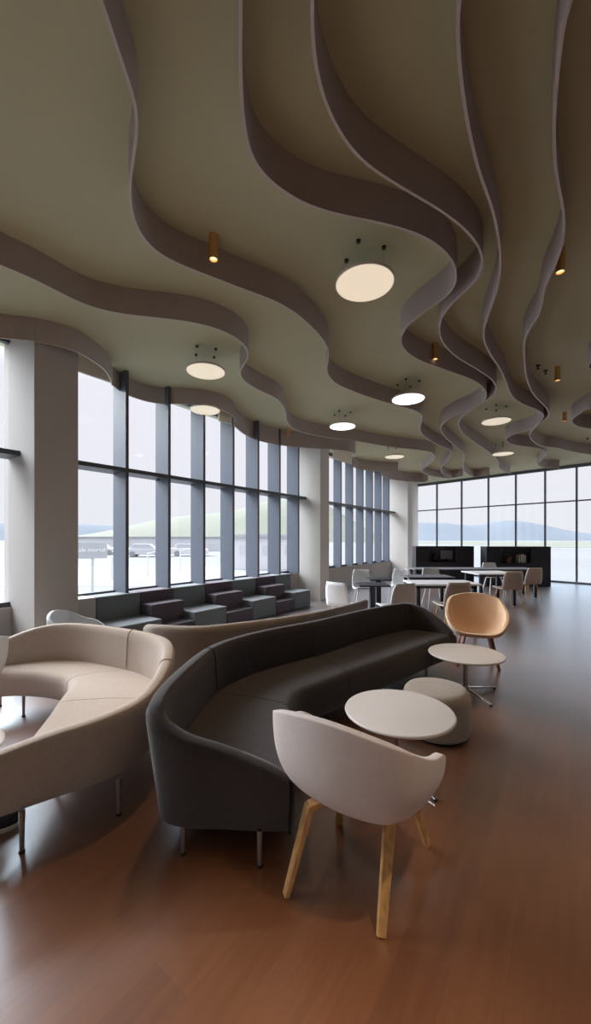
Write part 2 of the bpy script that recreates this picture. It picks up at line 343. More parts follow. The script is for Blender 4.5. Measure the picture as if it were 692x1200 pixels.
# ------------------------------------------------------------------ ceiling lights
disc_mats = [glow('disc warm dim', (1,.86,.66), .62), glow('disc warm', (1,.90,.70), .55), glow('disc white', (1,.97,.92), 2.4)]
def disc_light(x, y, m, label, power=0, z=None):
    z = z if z else EYE+HB
    t = thing('disc_light', label, 'ceiling light', (x,y,z), 0, 'round disc lights under the ceiling')
    obj('housing', lz([(0,.03),(.245,.03),(.258,.022),(.258,.004),(.250,0)],48), M['lamp_white'], t)
    obj('diffuser', lz([(.250,0),(.248,-.003),(0,-.003)],48), m, t)
    h = ZC-z
    for k in range(4):
        a = PI/4+PI/2*k+.3; cx,cy = .17*math.cos(a),.17*math.sin(a)
        cp = obj('mount_cup', lathe(bmesh.new(), [(0,h-.02),(.017,h-.02),(.019,h),(0,h)],12,(cx,cy)), M['black'], t)
        obj('wire', tb([(cx,cy,.03),(cx,cy,h-.02)], .0012, n=6), M['steel'], cp)
    return t
def dl(px,py,mi,label,power=0):
    x,y = at(px,py); return disc_light(x,y,disc_mats[mi],label,power)
dl(427,333,0,'largest round disc light, warm and dim, near the centre of the ceiling')
dl(241,435.5,1,'round disc light with four mounts above the near left window')
dl(478,468,2,'bright white disc light in the middle distance')
dl(401,500,2,'bright white disc light above the second left window')
dl(581,494,1,'unlit looking disc light between the right S bends')
dl(589,532,1,'thin disc light near the far window under the fins')
dl(462,535.5,1,'far small disc light above the farthest pier')
x,y = at(243,482); disc_light(x-.03,y-.05,disc_mats[1],'disc light half hidden behind the window fin')

def spot(px, py_top, label, length=.20, on=True):
    x,y = at(px,py_top,ZC-EYE)
    t = thing('spotlight', label, 'spotlight', (x,y,ZC), 0, 'small cylinder spotlights on the ceiling')
    obj('body', lz([(0,0),(.037,0),(.037,-length),(.031,-length),(.029,-length+.02)],24), M['brass'], t)
    obj('lens', lz([(.031,-length+.015),(0,-length+.015)],24), spot_mat, t)
    if on:
        l = bpy.data.lights.new('spot_lamp','SPOT'); l.energy = SPOT_W; l.color = (1,.62,.30); l.spot_size = math.radians(62); l.spot_blend = .7; l.shadow_soft_size = .03
        lo = bpy.data.objects.new('spot_lamp', l); link(lo, t); lo.location = (0,0,-length-.01)
    return t
SPOT_W = 75
spot_mat = glow('spot lens', (1,.72,.38), 1.6)
KEY_W = 150
spot(250,276,'brass cylinder spotlight on the left near the curling fin')
spot(656,292,'glowing spotlight beside the rightmost long fin')
spot(509.5,403,'small spotlight between the deep S bends', on=False)
spot(653,430,'small spotlight low on the right part of the ceiling')
spot(337,502,'tiny spotlight in front of the near window end', .16, on=False)
spot(661,484,'dark small spotlight near the far right fin tip', .16)
spot(424,541,'tiny spotlight above the second window', .16, on=False)
def key_spot(x, y, label):  # added key lamps for the nearest chair, overhead and out of view
    t = copy_tree(near_src); t.location = (x,y,ZC); t['label'] = label
    for c_ in t.children:
        if c_.type == 'LIGHT': c_.data = c_.data.copy(); c_.data.energy = KEY_W; c_.data.color = (1,.76,.56); c_.data.spot_size = math.radians(62)
near_src = [o_ for o_ in C.objects if o_.name == 'spotlight'][0]
key_spot(1.25,.55,'added key spotlight overhead just right of the viewer')
key_spot(-.6,-.2,'added key spotlight overhead behind the viewer')
def sprinkler(px, py, label):
    x,y = at(px,py,ZC-EYE)
    tag(obj('sprinkler', lathe(bmesh.new(), [(0,ZC),(.03,ZC),(.03,ZC-.012),(.012,ZC-.015),(.010,ZC-.05),(.022,ZC-.052),(.022,ZC-.056),(0,ZC-.056)],16,(x,y)), M['black'], None), label, 'sprinkler', 'ceiling sprinklers')
for p,l in (((630,428),'dark sprinkler head left of the low right spotlight'),((639,434),'sprinkler head nearest the low right spotlight'),((688,513),'sprinkler head at the right edge of the far ceiling')):
    sprinkler(*p, l)

# ------------------------------------------------------------------ sofas
def resample_tangent(R):
    T = []
    for i in range(len(R)):
        a,b = R[max(i-1,0)], R[min(i+1,len(R)-1)]
        T.append((Vector(b[:2])-Vector(a[:2])).normalized())
    return T
def sofa(label, rim, front, side, sh, bz, fabric, cuts, legs, N=120, group=None, legm='steel'):
    t = thing('curved_sofa', label, 'sofa', (0,0,0), group=group)
    R = spline(rim, N); Fr = spline(front, N); T = resample_tangent(R)
    Nn = [Vector((-a.y,a.x))*side for a in T]
    for _ in range(6): Nn = [Nn[0]] + [(Nn[i-1]+Nn[i]*2+Nn[i+1]).normalized() for i in range(1,N-1)] + [Nn[-1]]
    def sec(i):
        h = R[i][2]
        return [(.12,bz),(.085,bz+.01),(.065,bz+.05),(.03,bz+.55*(h-bz)),(.006,h-.07),(.004,h-.035),(.016,h-.010),(.045,h),(.075,h-.006),(.092,h-.028),(.10,h-.07),(.115,sh+.0),(.125,bz+.03)]
    bm = bmesh.new(); rings = []
    for i in range(N):
        rings.append([bm.verts.new((R[i][0]+Nn[i].x*o, R[i][1]+Nn[i].y*o, z)) for o,z in sec(i)])
    K = len(rings[0])
    for A,B in zip(rings,rings[1:]):
        for k in range(K): bm.faces.new((A[k],A[(k+1)%K],B[(k+1)%K],B[k]))
    bm.faces.new(rings[0]); bm.faces.new(rings[-1][::-1])
    shell = obj('back_shell', bm, fabric, t, angle=70, bevel=.02)
    # seat cushions between the inner face of the shell and the front line
    edges = [0]+[int(c*(N-1)) for c in cuts]+[N-1]
    for ci,(a,b) in enumerate(zip(edges,edges[1:])):
        bm = bmesh.new(); rings = []
        for i in range(a,b+1):
            A = Vector(R[i][:2])+Nn[i]*.115; B = Vector(Fr[i]); v = B-A; ln = max(v.length,.02); e = v/ln
            g = .003 if (i==a and a>0) else (-.003 if (i==b and b<N-1) else 0)
            A2 = A + T[i]*g; B2 = B + T[i]*g
            k = min(1,ln/.25)
            prof = [(0,bz+.02),(0,sh-.005),(.02*k,sh),(ln*.5,sh+.012*k),(ln-.07*k,sh+.004),(ln-.03*k,sh-.008),(ln-.006*k,sh-.035),(ln,sh-.08),(ln-.012*k,bz+.05),(ln-.035*k,bz+.01),(ln-.06*k,bz)]
            if ln < .02+.07: prof = [(min(x,ln),z) for x,z in prof]
            rings.append([bm.verts.new((A2.x+(B2-A2).normalized().x*x, A2.y+(B2-A2).normalized().y*x, z)) for x,z in prof])
        K = len(rings[0])
        for P,Q in zip(rings,rings[1:]):
            for k in range(K): bm.faces.new((P[k],P[(k+1)%K],Q[(k+1)%K],Q[k]))
        bm.faces.new(rings[0]); bm.faces.new(rings[-1][::-1])
        obj('seat_cushion', bm, fabric, t, angle=50)
    for c in cuts:
        i = int(c*(N-1)); h = R[i][2]
        pts = [(R[i][0]+Nn[i].x*o, R[i][1]+Nn[i].y*o, z) for o,z in ((.016,h-.006),(.045,h+.001),(.077,h-.005),(.095,h-.028),(.103,h-.07),(.116,sh+.02))]
        obj('seam', tb(pts,.004,n=8), fabric, t)
    for lx,ly in legs:
        lg = obj('leg', tb([(lx,ly,0),(lx,ly,bz+.03)],[.010,.014],n=14), M[legm], t)
        obj('foot_glide', lathe(bmesh.new(), [(0,0),(.014,0),(.014,.008),(.0105,.012)],14,(lx,ly)), M['black'], lg)
    return t
dark_rim = [(-.025,1.69,.43),(-.12,1.685,.485),(-.33,1.70,.56),(-.53,1.71,.62),(-.69,1.78,.69),(-.735,1.95,.72),(-.725,2.27,.73),(-.655,2.77,.73),(-.465,3.12,.73),(-.19,3.40,.73),(.17,3.70,.73),(.70,4.24,.73),(1.28,4.69,.73),(1.53,4.66,.69),(1.70,4.50,.58),(1.80,4.36,.46)]
dark_front = [(-.005,1.73),(-.005,1.77),(0,1.83),(0,1.91),(0,2.0),(-.005,2.14),(-.01,2.3),(-.02,2.52),(.04,2.72),(.22,2.9),(.5,3.17),(1.0,3.62),(1.45,4.05),(1.65,4.22),(1.76,4.3),(1.82,4.34)]
sofa('long charcoal curved sofa in the centre with its rounded end toward the viewer', dark_rim, dark_front, -1, .42, .14, M['charcoal'], [.47,.66,.80],
     [(-.535,1.83),(-.164,1.76),(-.56,2.5),(.0,2.35),(-.1,3.2),(.55,3.3),(.75,4.1),(1.4,4.1),(1.5,4.45)])
beige_rim = [(-2.75,3.18,.46),(-2.72,3.32,.54),(-2.6,3.46,.62),(-2.40,3.57,.69),(-2.17,3.62,.72),(-1.85,3.57,.72),(-1.49,3.41,.72),(-1.2,3.24,.72),(-.985,3.03,.72),(-.875,2.8,.69),(-.83,2.5,.63),(-.86,2.23,.58),(-.99,2.03,.56),(-1.19,1.88,.54),(-1.37,1.74,.51)]
beige_front = [(-2.66,3.1),(-2.58,3.16),(-2.47,3.2),(-2.33,3.2),(-2.15,3.18),(-1.98,3.13),(-1.85,3.07),(-1.76,2.98),(-1.71,2.87),(-1.66,2.7),(-1.58,2.45),(-1.52,2.24),(-1.47,2.06),(-1.44,1.92),(-1.42,1.80)]
sofa('beige curved sofa at the left with a boomerang seat', beige_rim, beige_front, -1, .40, .17, M['beige'], [.46,.68],
     [(-1.31,1.84),(-.96,2.09),(-2.65,3.45),(-2.3,3.25),(-1.0,2.9),(-1.72,3.05),(-1.45,2.3)])
grey_rim = [(-1.75,4.4,.5),(-1.6,4.05,.6),(-1.42,3.80,.65),(-1.12,3.69,.66),(-.85,3.70,.66),(-.46,3.90,.66),(-.12,4.12,.66),(.17,4.34,.66),(.5,4.68,.66),(.85,5.12,.66),(1.02,5.38,.66),(1.03,5.62,.58),(.95,5.84,.5)]
grey_front = [(-1.62,4.55),(-1.45,4.5),(-1.3,4.44),(-1.08,4.40),(-.88,4.42),(-.72,4.5),(-.52,4.66),(-.3,4.86),(-.05,5.16),(.25,5.52),(.45,5.72),(.65,5.85),(.85,5.9)]
sofa('taupe curved sofa behind the charcoal sofa, mostly its back showing', grey_rim, grey_front, 1, .42, .14, M['taupe'], [.35,.65],
     [(-1.5,4.25),(-1.2,3.95),(-.5,4.1),(.2,4.65),(.8,5.4),(-.9,4.32),(.3,5.4)])

# ------------------------------------------------------------------ shell chairs
def rim_pt(th):                                                  # th: 0 front .. PI back
    K = [(0,.27,.415),(.19,.255,.43),(.285,.16,.53),(.314,.04,.622),(.310,-.07,.652),(.290,-.19,.715),(.235,-.268,.772),(0,-.315,.812)]
    P = [(-K[1][0],)+K[1][1:]]+K+[(-K[-2][0],)+K[-2][1:]]
    uu = th/PI*(len(K)-1); k = min(int(uu),len(K)-2); t = uu-k
    p0,p1,p2,p3 = P[k],P[k+1],P[k+2],P[k+3]
    return [.5*((2*b)+(c-a)*t+(2*a-5*b+4*c-d)*t*t+(-a+3*b-3*c+d)*t**3) for a,b,c,d in zip(p0,p1,p2,p3)]
def shell_bm(nt=44, nr=11, sx=1.0):
    bm = bmesh.new(); c = bm.verts.new((0,-.035,.38)); rings = []
    for j in range(1,nr+1):
        r = j/nr; row = []
        for i in range(nt):
            a = 2*PI*i/nt; s = 1 if a <= PI else -1; th = a if a <= PI else 2*PI-a
            x,y,z = rim_pt(th); x *= s*sx
            h = 1-(1-r)**2.5; g = r**1.85
            row.append(bm.verts.new((x*h, -.035+(y+.035)*h, .38+(z-.38)*g)))
        rings.append(row)
    for i in range(nt): bm.faces.new((c,rings[0][i],rings[0][(i+1)%nt]))
    for A,B in zip(rings,rings[1:]):
        for i in range(nt): bm.faces.new((A[i],B[i],B[(i+1)%nt],A[(i+1)%nt]))
    return bm
def shell_obj(m, parent, th=.038):
    bm = shell_bm()
    o = obj('shell', bm, m, parent, angle=180)
    # grow the thickness outward and downward, whatever way the normals ended up
    me = o.data
    if me.polygons[0].normal.z > 0: me.flip_normals()
    md = o.modifiers.new('s','SOLIDIFY'); md.thickness = th; md.offset = 1
    md = o.modifiers.new('b','BEVEL'); md.width = .015; md.segments = 3; md.limit_method='ANGLE'; md.angle_limit = math.radians(50)
    md = o.modifiers.new('u','SUBSURF'); md.levels = 1; md.render_levels = 1
    return o
def shell_chair(label, loc, yaw, ms, ml, feet=None, tops_at=None, group=None, round_legs=False):
    t = thing('shell_chair', label, 'chair', loc, yaw, group)
    shell_obj(ms, t)
    feet = feet or [(-.22,.24),(.22,.24),(.22,-.26),(-.22,-.26)]
    tops = []
    for fi,(fx,fy) in enumerate(feet):
        tx,ty = tops_at[fi] if tops_at else (fx*.60,fy*.55)
        kx,ky = tx+(fx-tx)*.12, ty+(fy-ty)*.12
        bm = bmesh.new()
        if round_legs: tube(bm, [(fx,fy,0),(tx,ty,.385)], [.010,.015], n=10)
        else:
            side = Vector((-fy,fx,0))
            q = Vector((kx,ky,.352)); p = Vector((fx,fy,0)); tp = Vector((tx,ty,.372))
            bar(bm, p, q, .036,.024, .05,.03, side)
            bar(bm, q-(tp-q)*.3, Vector((tx*.35,ty*.35,.368)), .05,.026, .05,.022, side)
        obj('leg', bm, ml, t, bevel=0 if round_legs else .005, angle=50)
    obj('mounting_plate', lz([(0,.352),(.10,.352),(.11,.358),(.11,.366),(0,.366)],24), M['black'], t)
    return t
# near chair: foot positions taken about its own centre, facing the coffee table
yaw = math.atan2(.82,.57) - PI/2
def local(wx, wy, cx=.295, cy=1.735):
    v = Matrix.Rotation(-yaw,3,'Z') @ Vector((wx-cx,wy-cy,0)); return (v.x,v.y)
near = shell_chair('off white shell chair with light wooden legs nearest the viewer', (.295,1.735,0), yaw, M['shell'], M['ash'],
    feet=[local(-.04,1.615),local(.322,1.448),local(.645,1.885),local(.23,2.027)],
    tops_at=[local(.075,1.67),local(.40,1.61),local(.515,1.79),local(.235,1.86)])
far_ch = shell_chair('shell chair, lamp glow painted in as peach, with brown wooden legs facing the viewer beyond the tables', (2.20,4.68,0), math.atan2(-.93,-.36)-PI/2, M['peach'], M['walnut'])
def dup(src, label, x, y, yaw, group=None, s=None):
    c = copy_tree(src); c.location = (x,y,0); c.rotation_euler = (0,0,yaw); c['label'] = label
    if group: c['group'] = group
    if s: c.scale = (s,)*3
    return c
white = shell_chair('pale grey shell chair cut by the left edge beside the beige sofa', (-2.51,2.70,0), math.radians(80), M['white'], M['white'], round_legs=True, group='white shell chairs')

# ------------------------------------------------------------------ coffee tables and pouf
def coffee_table(label, x, y, rz):
    t = thing('coffee_table', label, 'table', (x,y,0), rz, 'round white coffee tables')
    obj('tabletop', lz([(0,.365),(.335,.365),(.346,.370),(.35,.378),(.346,.385),(.338,.387),(0,.387)],64), M['table'], t, angle=60)
    obj('top_plate', lz([(0,.355),(.09,.355),(.09,.365),(0,.365)],24), M['steel'], t)
    obj('column', lz([(0,.03),(.024,.03),(.024,.355),(0,.355)],24), M['chrome'], t)
    obj('hub', lz([(0,.02),(.034,.02),(.034,.06),(.026,.07),(0,.07)],24), M['chrome'], t)
    for k in range(4):
        a = k*PI/2; bm = bmesh.new(); d = Vector((math.cos(a),math.sin(a),0))
        bar(bm, d*.02+Vector((0,0,.045)), d*.345+Vector((0,0,.018)), .034,.016,.022,.010, (-d.y,d.x,0))
        ft = obj('foot', bm, M['chrome'], t, bevel=.003)
        obj('glide', lathe(bmesh.new(), [(0,0),(.012,0),(.012,.014),(0,.014)],12,(d.x*.335,d.y*.335)), M['black'], ft)
    return t
coffee_table('round white coffee table right behind the nearest shell chair', .675, 2.51, math.radians(22))
coffee_table('round white coffee table in front of the peach chair', 1.67, 3.77, math.radians(14))
coffee_table('round white coffee table just showing at the left edge', -1.93, 1.98, math.radians(50))
t = thing('pouf', 'round grey beige pouf partly behind the near coffee table', 'pouf', (1.10,3.0,0))
obj('body', lz([(0,.015),(.225,.015),(.243,.03),(.250,.06),(.252,.18),(.250,.28),(.242,.318),(.222,.342),(.19,.352),(.1,.357),(0,.358)],56), M['pouf'], t, angle=70)
obj('base', lz([(0,0),(.215,0),(.218,.016),(0,.016)],40), M['black'], t)
obj('seam', lz([(.2505,.286),(.2535,.29),(.2505,.294)],56), M['pouf'], t)
t = thing('floor_box', 'small black box on the floor under the left end of the beige sofa', 'box', (-1.53,2.0,0), math.radians(20))
obj('lid', lathe(bmesh.new(), [(0,.025),(.05,.025),(.052,.05),(.042,.085),(.02,.10),(0,.102)],20), M['black'], t)
obj('rim', lathe(bmesh.new(), [(0,0),(.054,0),(.056,.02),(.05,.026),(0,.026)],20), M['lamp_white'], t)
for o in t.children: o.scale = (1.7,1,.85)

# ------------------------------------------------------------------ stepped seating along the near left window
def seat_d(px, off):                                             # depth parameter on the glass line of a point off metres in, seen at column px
    r = (px-CX)/F
    return (-7.02 + nrm.x*off - r*nrm.y*off)/(r-.713)
cols = [113,165,203,241,272,300,322,341]
ds = [seat_d(c,.42) for c in cols]
for i in range(7):
    a,b = ds[i],ds[i+1]; ln = (b-a)/u.y-.006; W = wall_frame(G(a), u, nrm); W3 = W
    t = thing('seating_block', '', 'seating block', G(a), math.atan2(u.y,u.x), 'stepped seating blocks along the window')
    y0 = .12
    def part(name, ya, yb, za, zb, m, gap=0):
        bm = bx(gap,ln-gap,-yb,-ya,za,zb)
        return obj(name, bm, m, t, bevel=.018, angle=50)
    order = ['nearest','second','third','fourth','fifth','sixth','farthest']
    if i % 2 == 0:
        part('backrest', y0,.42, 0,.70, M['grey_block']); part('seat', .425,.96,0,.36, M['grey_block'])
        t['label'] = order[i]+' of the stepped window seats, tall blue grey block with low seat' if i not in (0,6) else ('blue grey stepped seat block nearest the viewer at the left end' if i==0 else 'blue grey stepped seat block at the far right end of the row')
    else:
        part('backrest', y0,.42, 0,.70, M['purple_block']); part('step', .425,.70,0,.53, M['purple_block']); part('footstep', .705,.96,0,.24, M['purple_block'])
        t['label'] = order[i]+' of the stepped window seats, dark plum with a middle step'
W = wall_frame(G(5.2), u, nrm)
t = thing('end_cabinet', 'pale grey low cabinet end at the left of the stepped seating', 'cabinet', G(5.2+.0), math.atan2(u.y,u.x))
ln = (ds[0]-5.2)/u.y-.01
obj('body', bx(.02,ln,-.42,-.12,.05,.70), M['pier'], t, bevel=.004, smooth=False)
obj('plinth', bx(.04,ln-.02,-.40,-.14,0,.05), M['navy'], t, smooth=False)

# ------------------------------------------------------------------ far work area: shelves, tables, chairs
def floor_at(px, d): return ((px-CX)/F*d, d)
def bookcase(label, px0, px1, d, depth=.42, h=1.27, solid_side='right'):
    x0,_ = floor_at(px0,d); x1,_ = floor_at(px1,d); w = x1-x0
    t = thing('bookcase', label, 'bookcase', (x0,d,0), 0, 'low dark bookcases before the far window')
    th = .05
    obj('side_panel', bx(0,th,0,depth,0,h), M['black'], t, smooth=False)
    obj('side_panel', bx(w-th,w,0,depth,0,h), M['black'], t, smooth=False)
    obj('top_panel', bx(th,w-th,0,depth,h-th,h), M['black'], t, smooth=False)
    obj('shelf', bx(th,w-th,0,depth,.70,.748), M['black'], t, smooth=False)
    obj('back_panel', bx(th,w-th,depth-.02,depth,0,h-th), M['navy'], t, smooth=False)
    obj('door', bx(th,w-th,0,.02,.03,.70), M['black'], t, smooth=False)
    obj('door', bx(w*.69,w-th,0,.02,.75,h-th), M['black'], t, smooth=False)
    obj('door', bx(th,w*.22,0,.02,.75,h-th), M['black'], t, smooth=False)
    return t
bookcase('right of the two low black bookcases before the far window, larger', 570, 645, 12.2)
bookcase('left of the two low black bookcases before the far window', 487, 555, 12.7)
x,y = floor_at(595,12.4)
t = thing('potted_plant','small plant in a clay pot inside the right bookcase','plant',(x-.0,y,.75))
obj('pot', lz([(0,0),(.07,0),(.09,.15),(.075,.15),(.07,.12),(0,.12)],20), M['terracotta'], t)
bm = bmesh.new()
for k in range(26):
    a = random.random()*2*PI; e = random.uniform(.2,1.3); l = random.uniform(.12,.22)
    p = Vector((0,0,.12)); q = p+Vector((math.cos(a)*math.cos(e),math.sin(a)*math.cos(e)*.6,math.sin(e)))*l; s = Vector((-math.sin(a),math.cos(a),0))*.03
    m_ = (p+q)/2
    v = [bm.verts.new(w_) for w_ in (p, m_+s, q, m_-s)]; bm.faces.new(v)
obj('foliage', bm, M['leaf'], t, smooth=False)
x,y = floor_at(605,12.4)
for k in range(4):
    w_ = .035+.01*(k%2); hh = .24+.02*(k%3)
    o = thing('book', ['cream book leaning by the plant pot in the right bookcase','second cream book from the plant in the right bookcase','third pale book from the plant in the right bookcase','pale book at the right end of the row in the right bookcase'][k],'book',(x+.06*k+.02,y-.1,.75),0,'books in the right bookcase')
    obj('cover', bx(0,w_,0,.18,0,hh), M['book'], o, smooth=False); obj('pages', bx(.005,w_-.005,-.002,.15,.005,hh-.005), M['lettering'], o, smooth=False)
x,y = floor_at(523,12.98)
t = thing('monitor','small grey screen inside the left bookcase','monitor',(x,y,.75))
obj('panel', bx(-.2,.2,0,.03,.08,.38), M['screen'], t, bevel=.006); obj('stand', bx(-.03,.03,.0,.03,0,.1), M['black'], t); obj('foot', bx(-.1,.1,-.06,.08,0,.012), M['black'], t)
x,y = floor_at(510,12.94)
t = thing('vase','dark rounded vase inside the left bookcase','vase',(x,y,.75))
obj('body', lz([(0,0),(.09,0),(.16,.1),(.17,.2),(.11,.32),(.06,.36),(.07,.40),(.055,.40)],28), M['black'], t)
t.scale=(.75,)*3
obj('rim', lz([(.055,.385),(.072,.385),(.072,.41),(.055,.41)],28), M['dark_metal'], t)

def work_table(label, cx, cy, w, dp, rz, top, leg, h=.74, group=None):
    t = thing('work_table', label, 'table', (cx,cy,0), rz, group)
    obj('tabletop', bx(-w/2,w/2,-dp/2,dp/2,h-.03,h), top, t, bevel=.006)
    i = .06
    obj('apron', bx(-w/2+i,w/2-i,-dp/2+i,-dp/2+i+.03,h-.08,h-.03), leg, t, smooth=False)
    obj('apron', bx(-w/2+i,w/2-i,dp/2-i-.03,dp/2-i,h-.08,h-.03), leg, t, smooth=False)
    for sx in (-1,1):
        for sy in (-1,1):
            x_,y_ = sx*(w/2-i-.03), sy*(dp/2-i-.03)
            lg = obj('leg', bx(x_-.03,x_+.03,y_-.03,y_+.03,.012,h-.03), leg, t, smooth=False)
            obj('foot', lathe(bmesh.new(), [(0,0),(.02,0),(.02,.012),(0,.012)],12,(x_,y_)), M['steel'], lg)
    return t
def pedestal(label, cx, cy, w, dp, rz):
    t = thing('pedestal_table', label, 'table', (cx,cy,0), rz, 'dark pedestal tables by the second window')
    obj('tabletop', bx(-w/2,w/2,-dp/2,dp/2,.715,.74), M['black'], t, bevel=.005)
    obj('column', bx(-.045,.045,-.045,.045,.02,.715), M['black'], t, bevel=.004)
    obj('base', bx(-.25,.25,-.25,.25,0,.02), M['black'], t, bevel=.004)
    return t
x,y = floor_at(516,6.85); work_table('white topped work table with dark legs behind the peach chair', x,y,1.15,.7,0,M['white'],M['black'],group='white topped work tables')
x,y = floor_at(573,8.9);  work_table('white topped work table with dark legs right of the other tables', x,y,.95,.8,math.radians(4),M['white'],M['black'],group='white topped work tables')
x,y = floor_at(552,10.1); work_table('long dark work table running across before the bookcases', x,y,3.2,.7,0,M['navy'],M['black'])
x,y = floor_at(500,8.0); work_table('dark work table behind the front white table', x,y,.95,.6,0,M['navy'],M['black'])
x,y = floor_at(436,6.55); pedestal('dark pedestal table beside the large white chair', x,y,.52,.5,math.radians(0))
x,y = floor_at(443,7.5); pedestal('farther dark pedestal table near the second window', x,y,.42,.5,math.radians(0))

dup(white, 'white shell chair tucked behind the beige sofa by the pale cabinet', -2.32, 4.2, math.radians(-80), 'white shell chairs', .9)
def meeting_chair(label, px, d, yawdeg, shell='greige', legs='ash', group='greige meeting chairs'):
    x,y = floor_at(px,d)
    t = thing('meeting_chair', label, 'chair', (x,y,0), math.radians(yawdeg), group)
    N_ = 14
    bm = bmesh.new(); g = []
    for j in range(13):
        v = j/12
        if v < .5: yy = .21-.42*(v/.5); zz = .45-.02*math.sin(v/.5*PI); w = .22
        else:
            s_ = (v-.5)/.5; yy = -.21-.07*s_; zz = .45+.38*s_; w = .22-.05*s_**3
        row = []
        for k in range(9):
            q = k/8*2-1
            row.append(bm.verts.new((w*q, yy+(.03*q*q if v>=.5 else 0), zz+.02*q*q*(1 if v<.5 else 0))))
        g.append(row)
    for A,B in zip(g,g[1:]):
        for k in range(8): bm.faces.new((A[k],A[k+1],B[k+1],B[k]))
    obj('shell', bm, M[shell], t, solid=.018, angle=180)
    for sx in (-1,1):
        for sy in (-1,1): obj('leg', tb([(sx*.22,sy*.22,0),(sx*.14,sy*.13,.43)],[.010,.014],n=10), M[legs], t)
    bm = bmesh.new(); box(bm,-.14,.14,-.14,.14,.425,.44); obj('mounting_plate', bm, M['black'], t)
    return t
meeting_chair('left greige chair at the right work table, back to the viewer', 594, 8.35, 0)
meeting_chair('right greige chair at the long dark table, back to the viewer', 617, 9.3, 8)
meeting_chair('greige chair pulled up to the front white table right behind the peach chair', 528, 6.25, 5)

W_ = dict(shell='white', legs='white', group='white meeting chairs')
meeting_chair('large white chair right of the dark pedestal table', 463, 6.1, 20, **W_)
meeting_chair('white chair left of the dark pedestal table', 404, 6.2, -40, **W_)
meeting_chair('small white chair between the pedestal tables and the window', 426, 8.3, 180, **W_)
meeting_chair('white chair at the dark table before the left bookcase', 509, 8.75, 180, **W_)
meeting_chair('white chair beyond the large white chair by the corner pier', 467, 8.6, 150, **W_)
meeting_chair('white chair on the far side of the long dark table', 578, 10.85, 180, **W_)

# ------------------------------------------------------------------ outside
GZ = -.4
tag(obj('ground', bx(-900,900,-300,1200,GZ-.5,GZ), M['ground'], smooth=False), 'pale paved ground outside the windows', 'ground', kind='structure')
def out(px, d): return Vector(((px-CX)/F*d, d, 0))
def slab(name, pts, z, m, label, cat):
    tag(obj(name, prism([tuple(p[:2]) for p in pts], GZ, z), m, smooth=False), label, cat, kind='structure')
slab('car_park', [(-40,15.5),(-4.2,15.5),(-4.2,27),(-40,27)] and [Vector((-45,15.5,0)),Vector((-3.5,15.5,0)),Vector((1.0,27,0)),Vector((-45,27,0))], GZ+.01, M['asphalt'], 'grey car park outside the near window', 'car park')
def hill(name, label, x0, x1, y, heights, m, depth=120):
    n = len(heights)-1; H = spline([(x0+(x1-x0)*i/n, h) for i,h in enumerate(heights)], 60)
    bm = bmesh.new(); rows = []
    for f,dy in ((0,-depth),(.55,-depth*.5),(.9,-depth*.15),(1,0),(.9,depth*.2),(0,depth)):
        rows.append([bm.verts.new((x, y+dy, GZ-.3+max(h,0)*f*(1+.04*math.sin(x*.05+dy)))) for x,h in H])
    for A,B in zip(rows,rows[1:]):
        for i in range(59): bm.faces.new((A[i],A[i+1],B[i+1],B[i]))
    tag(obj(name, bm, m, angle=180), label, 'hill', kind='structure')
hill('green_hill', 'pale green hill seen through the right half of the near window', -190, 75, 330, [2,10,18,22,26,36,38,22,0], M['hill_green'], 90)
hill('far_ridge', 'long hazy ridge on the left horizon', -700, -120, 600, [10,22,28,26,24,20], M['hill_blue'], 60)
hill('mountain', 'hazy blue mountain beyond the far windows', 120, 560, 620, [0,26,30,24,34,26,14,10,2], M['hill_blue'], 100)
slab('field', [Vector((60,90,0)),Vector((260,90,0)),Vector((420,330,0)),Vector((60,330,0))], GZ+.05, M['field'], 'pale green field beyond the far window at right', 'field')
def building(label, px0, px1, d, dep, h, m, nwin=4):
    a,b = out(px0,d),out(px1,d)
    t = thing('warehouse', label, 'building', (a.x,d,GZ)); w = b.x-a.x
    obj('walls', bx(0,w,0,dep,0,h), m, t, smooth=False)
    obj('roof', bx(-.2,w+.2,-.2,dep+.2,h,h+.15), M['roof'], t, smooth=False)
    for k in range(nwin):
        x0 = w*(k+.3)/nwin
        f = obj('window', bx(x0,x0+w*.4/nwin,-.03,.02,h*.45,h*.75), M['far_grey'], t, smooth=False)
    return t
building('long low grey warehouse across the car park', 30, 262, 62, 12, 2.2, M['far_grey'], 9)
building('white walled shed outside the far end of the near window', 272, 352, 24, 6, 2.05, M['far_white'], 3)
def lamp_post(label, px, d, h):
    p = out(px,d); t = thing('lamp_post', label, 'lamp post', (p.x,p.y,GZ), 0, 'lamp posts of the car park')
    obj('pole', tb([(0,0,0),(0,0,h)],[.05,.035],n=10), M['far_white'], t)
    obj('arm', tb([(0,0,h-.05),(.35,0,h+.03)],[.025,.02],n=8), M['far_white'], t)
    obj('lamp_head', bx(.3,.62,-.06,.06,h+.0,h+.06), M['far_grey'], t, bevel=.01)
lamp_post('white lamp post right of the grey sign board', 131, 18, 1.1)
lamp_post('white lamp post seen in the second pane', 173, 20, 1.2)
lamp_post('white lamp post seen in the third pane', 211, 22, 1.3)
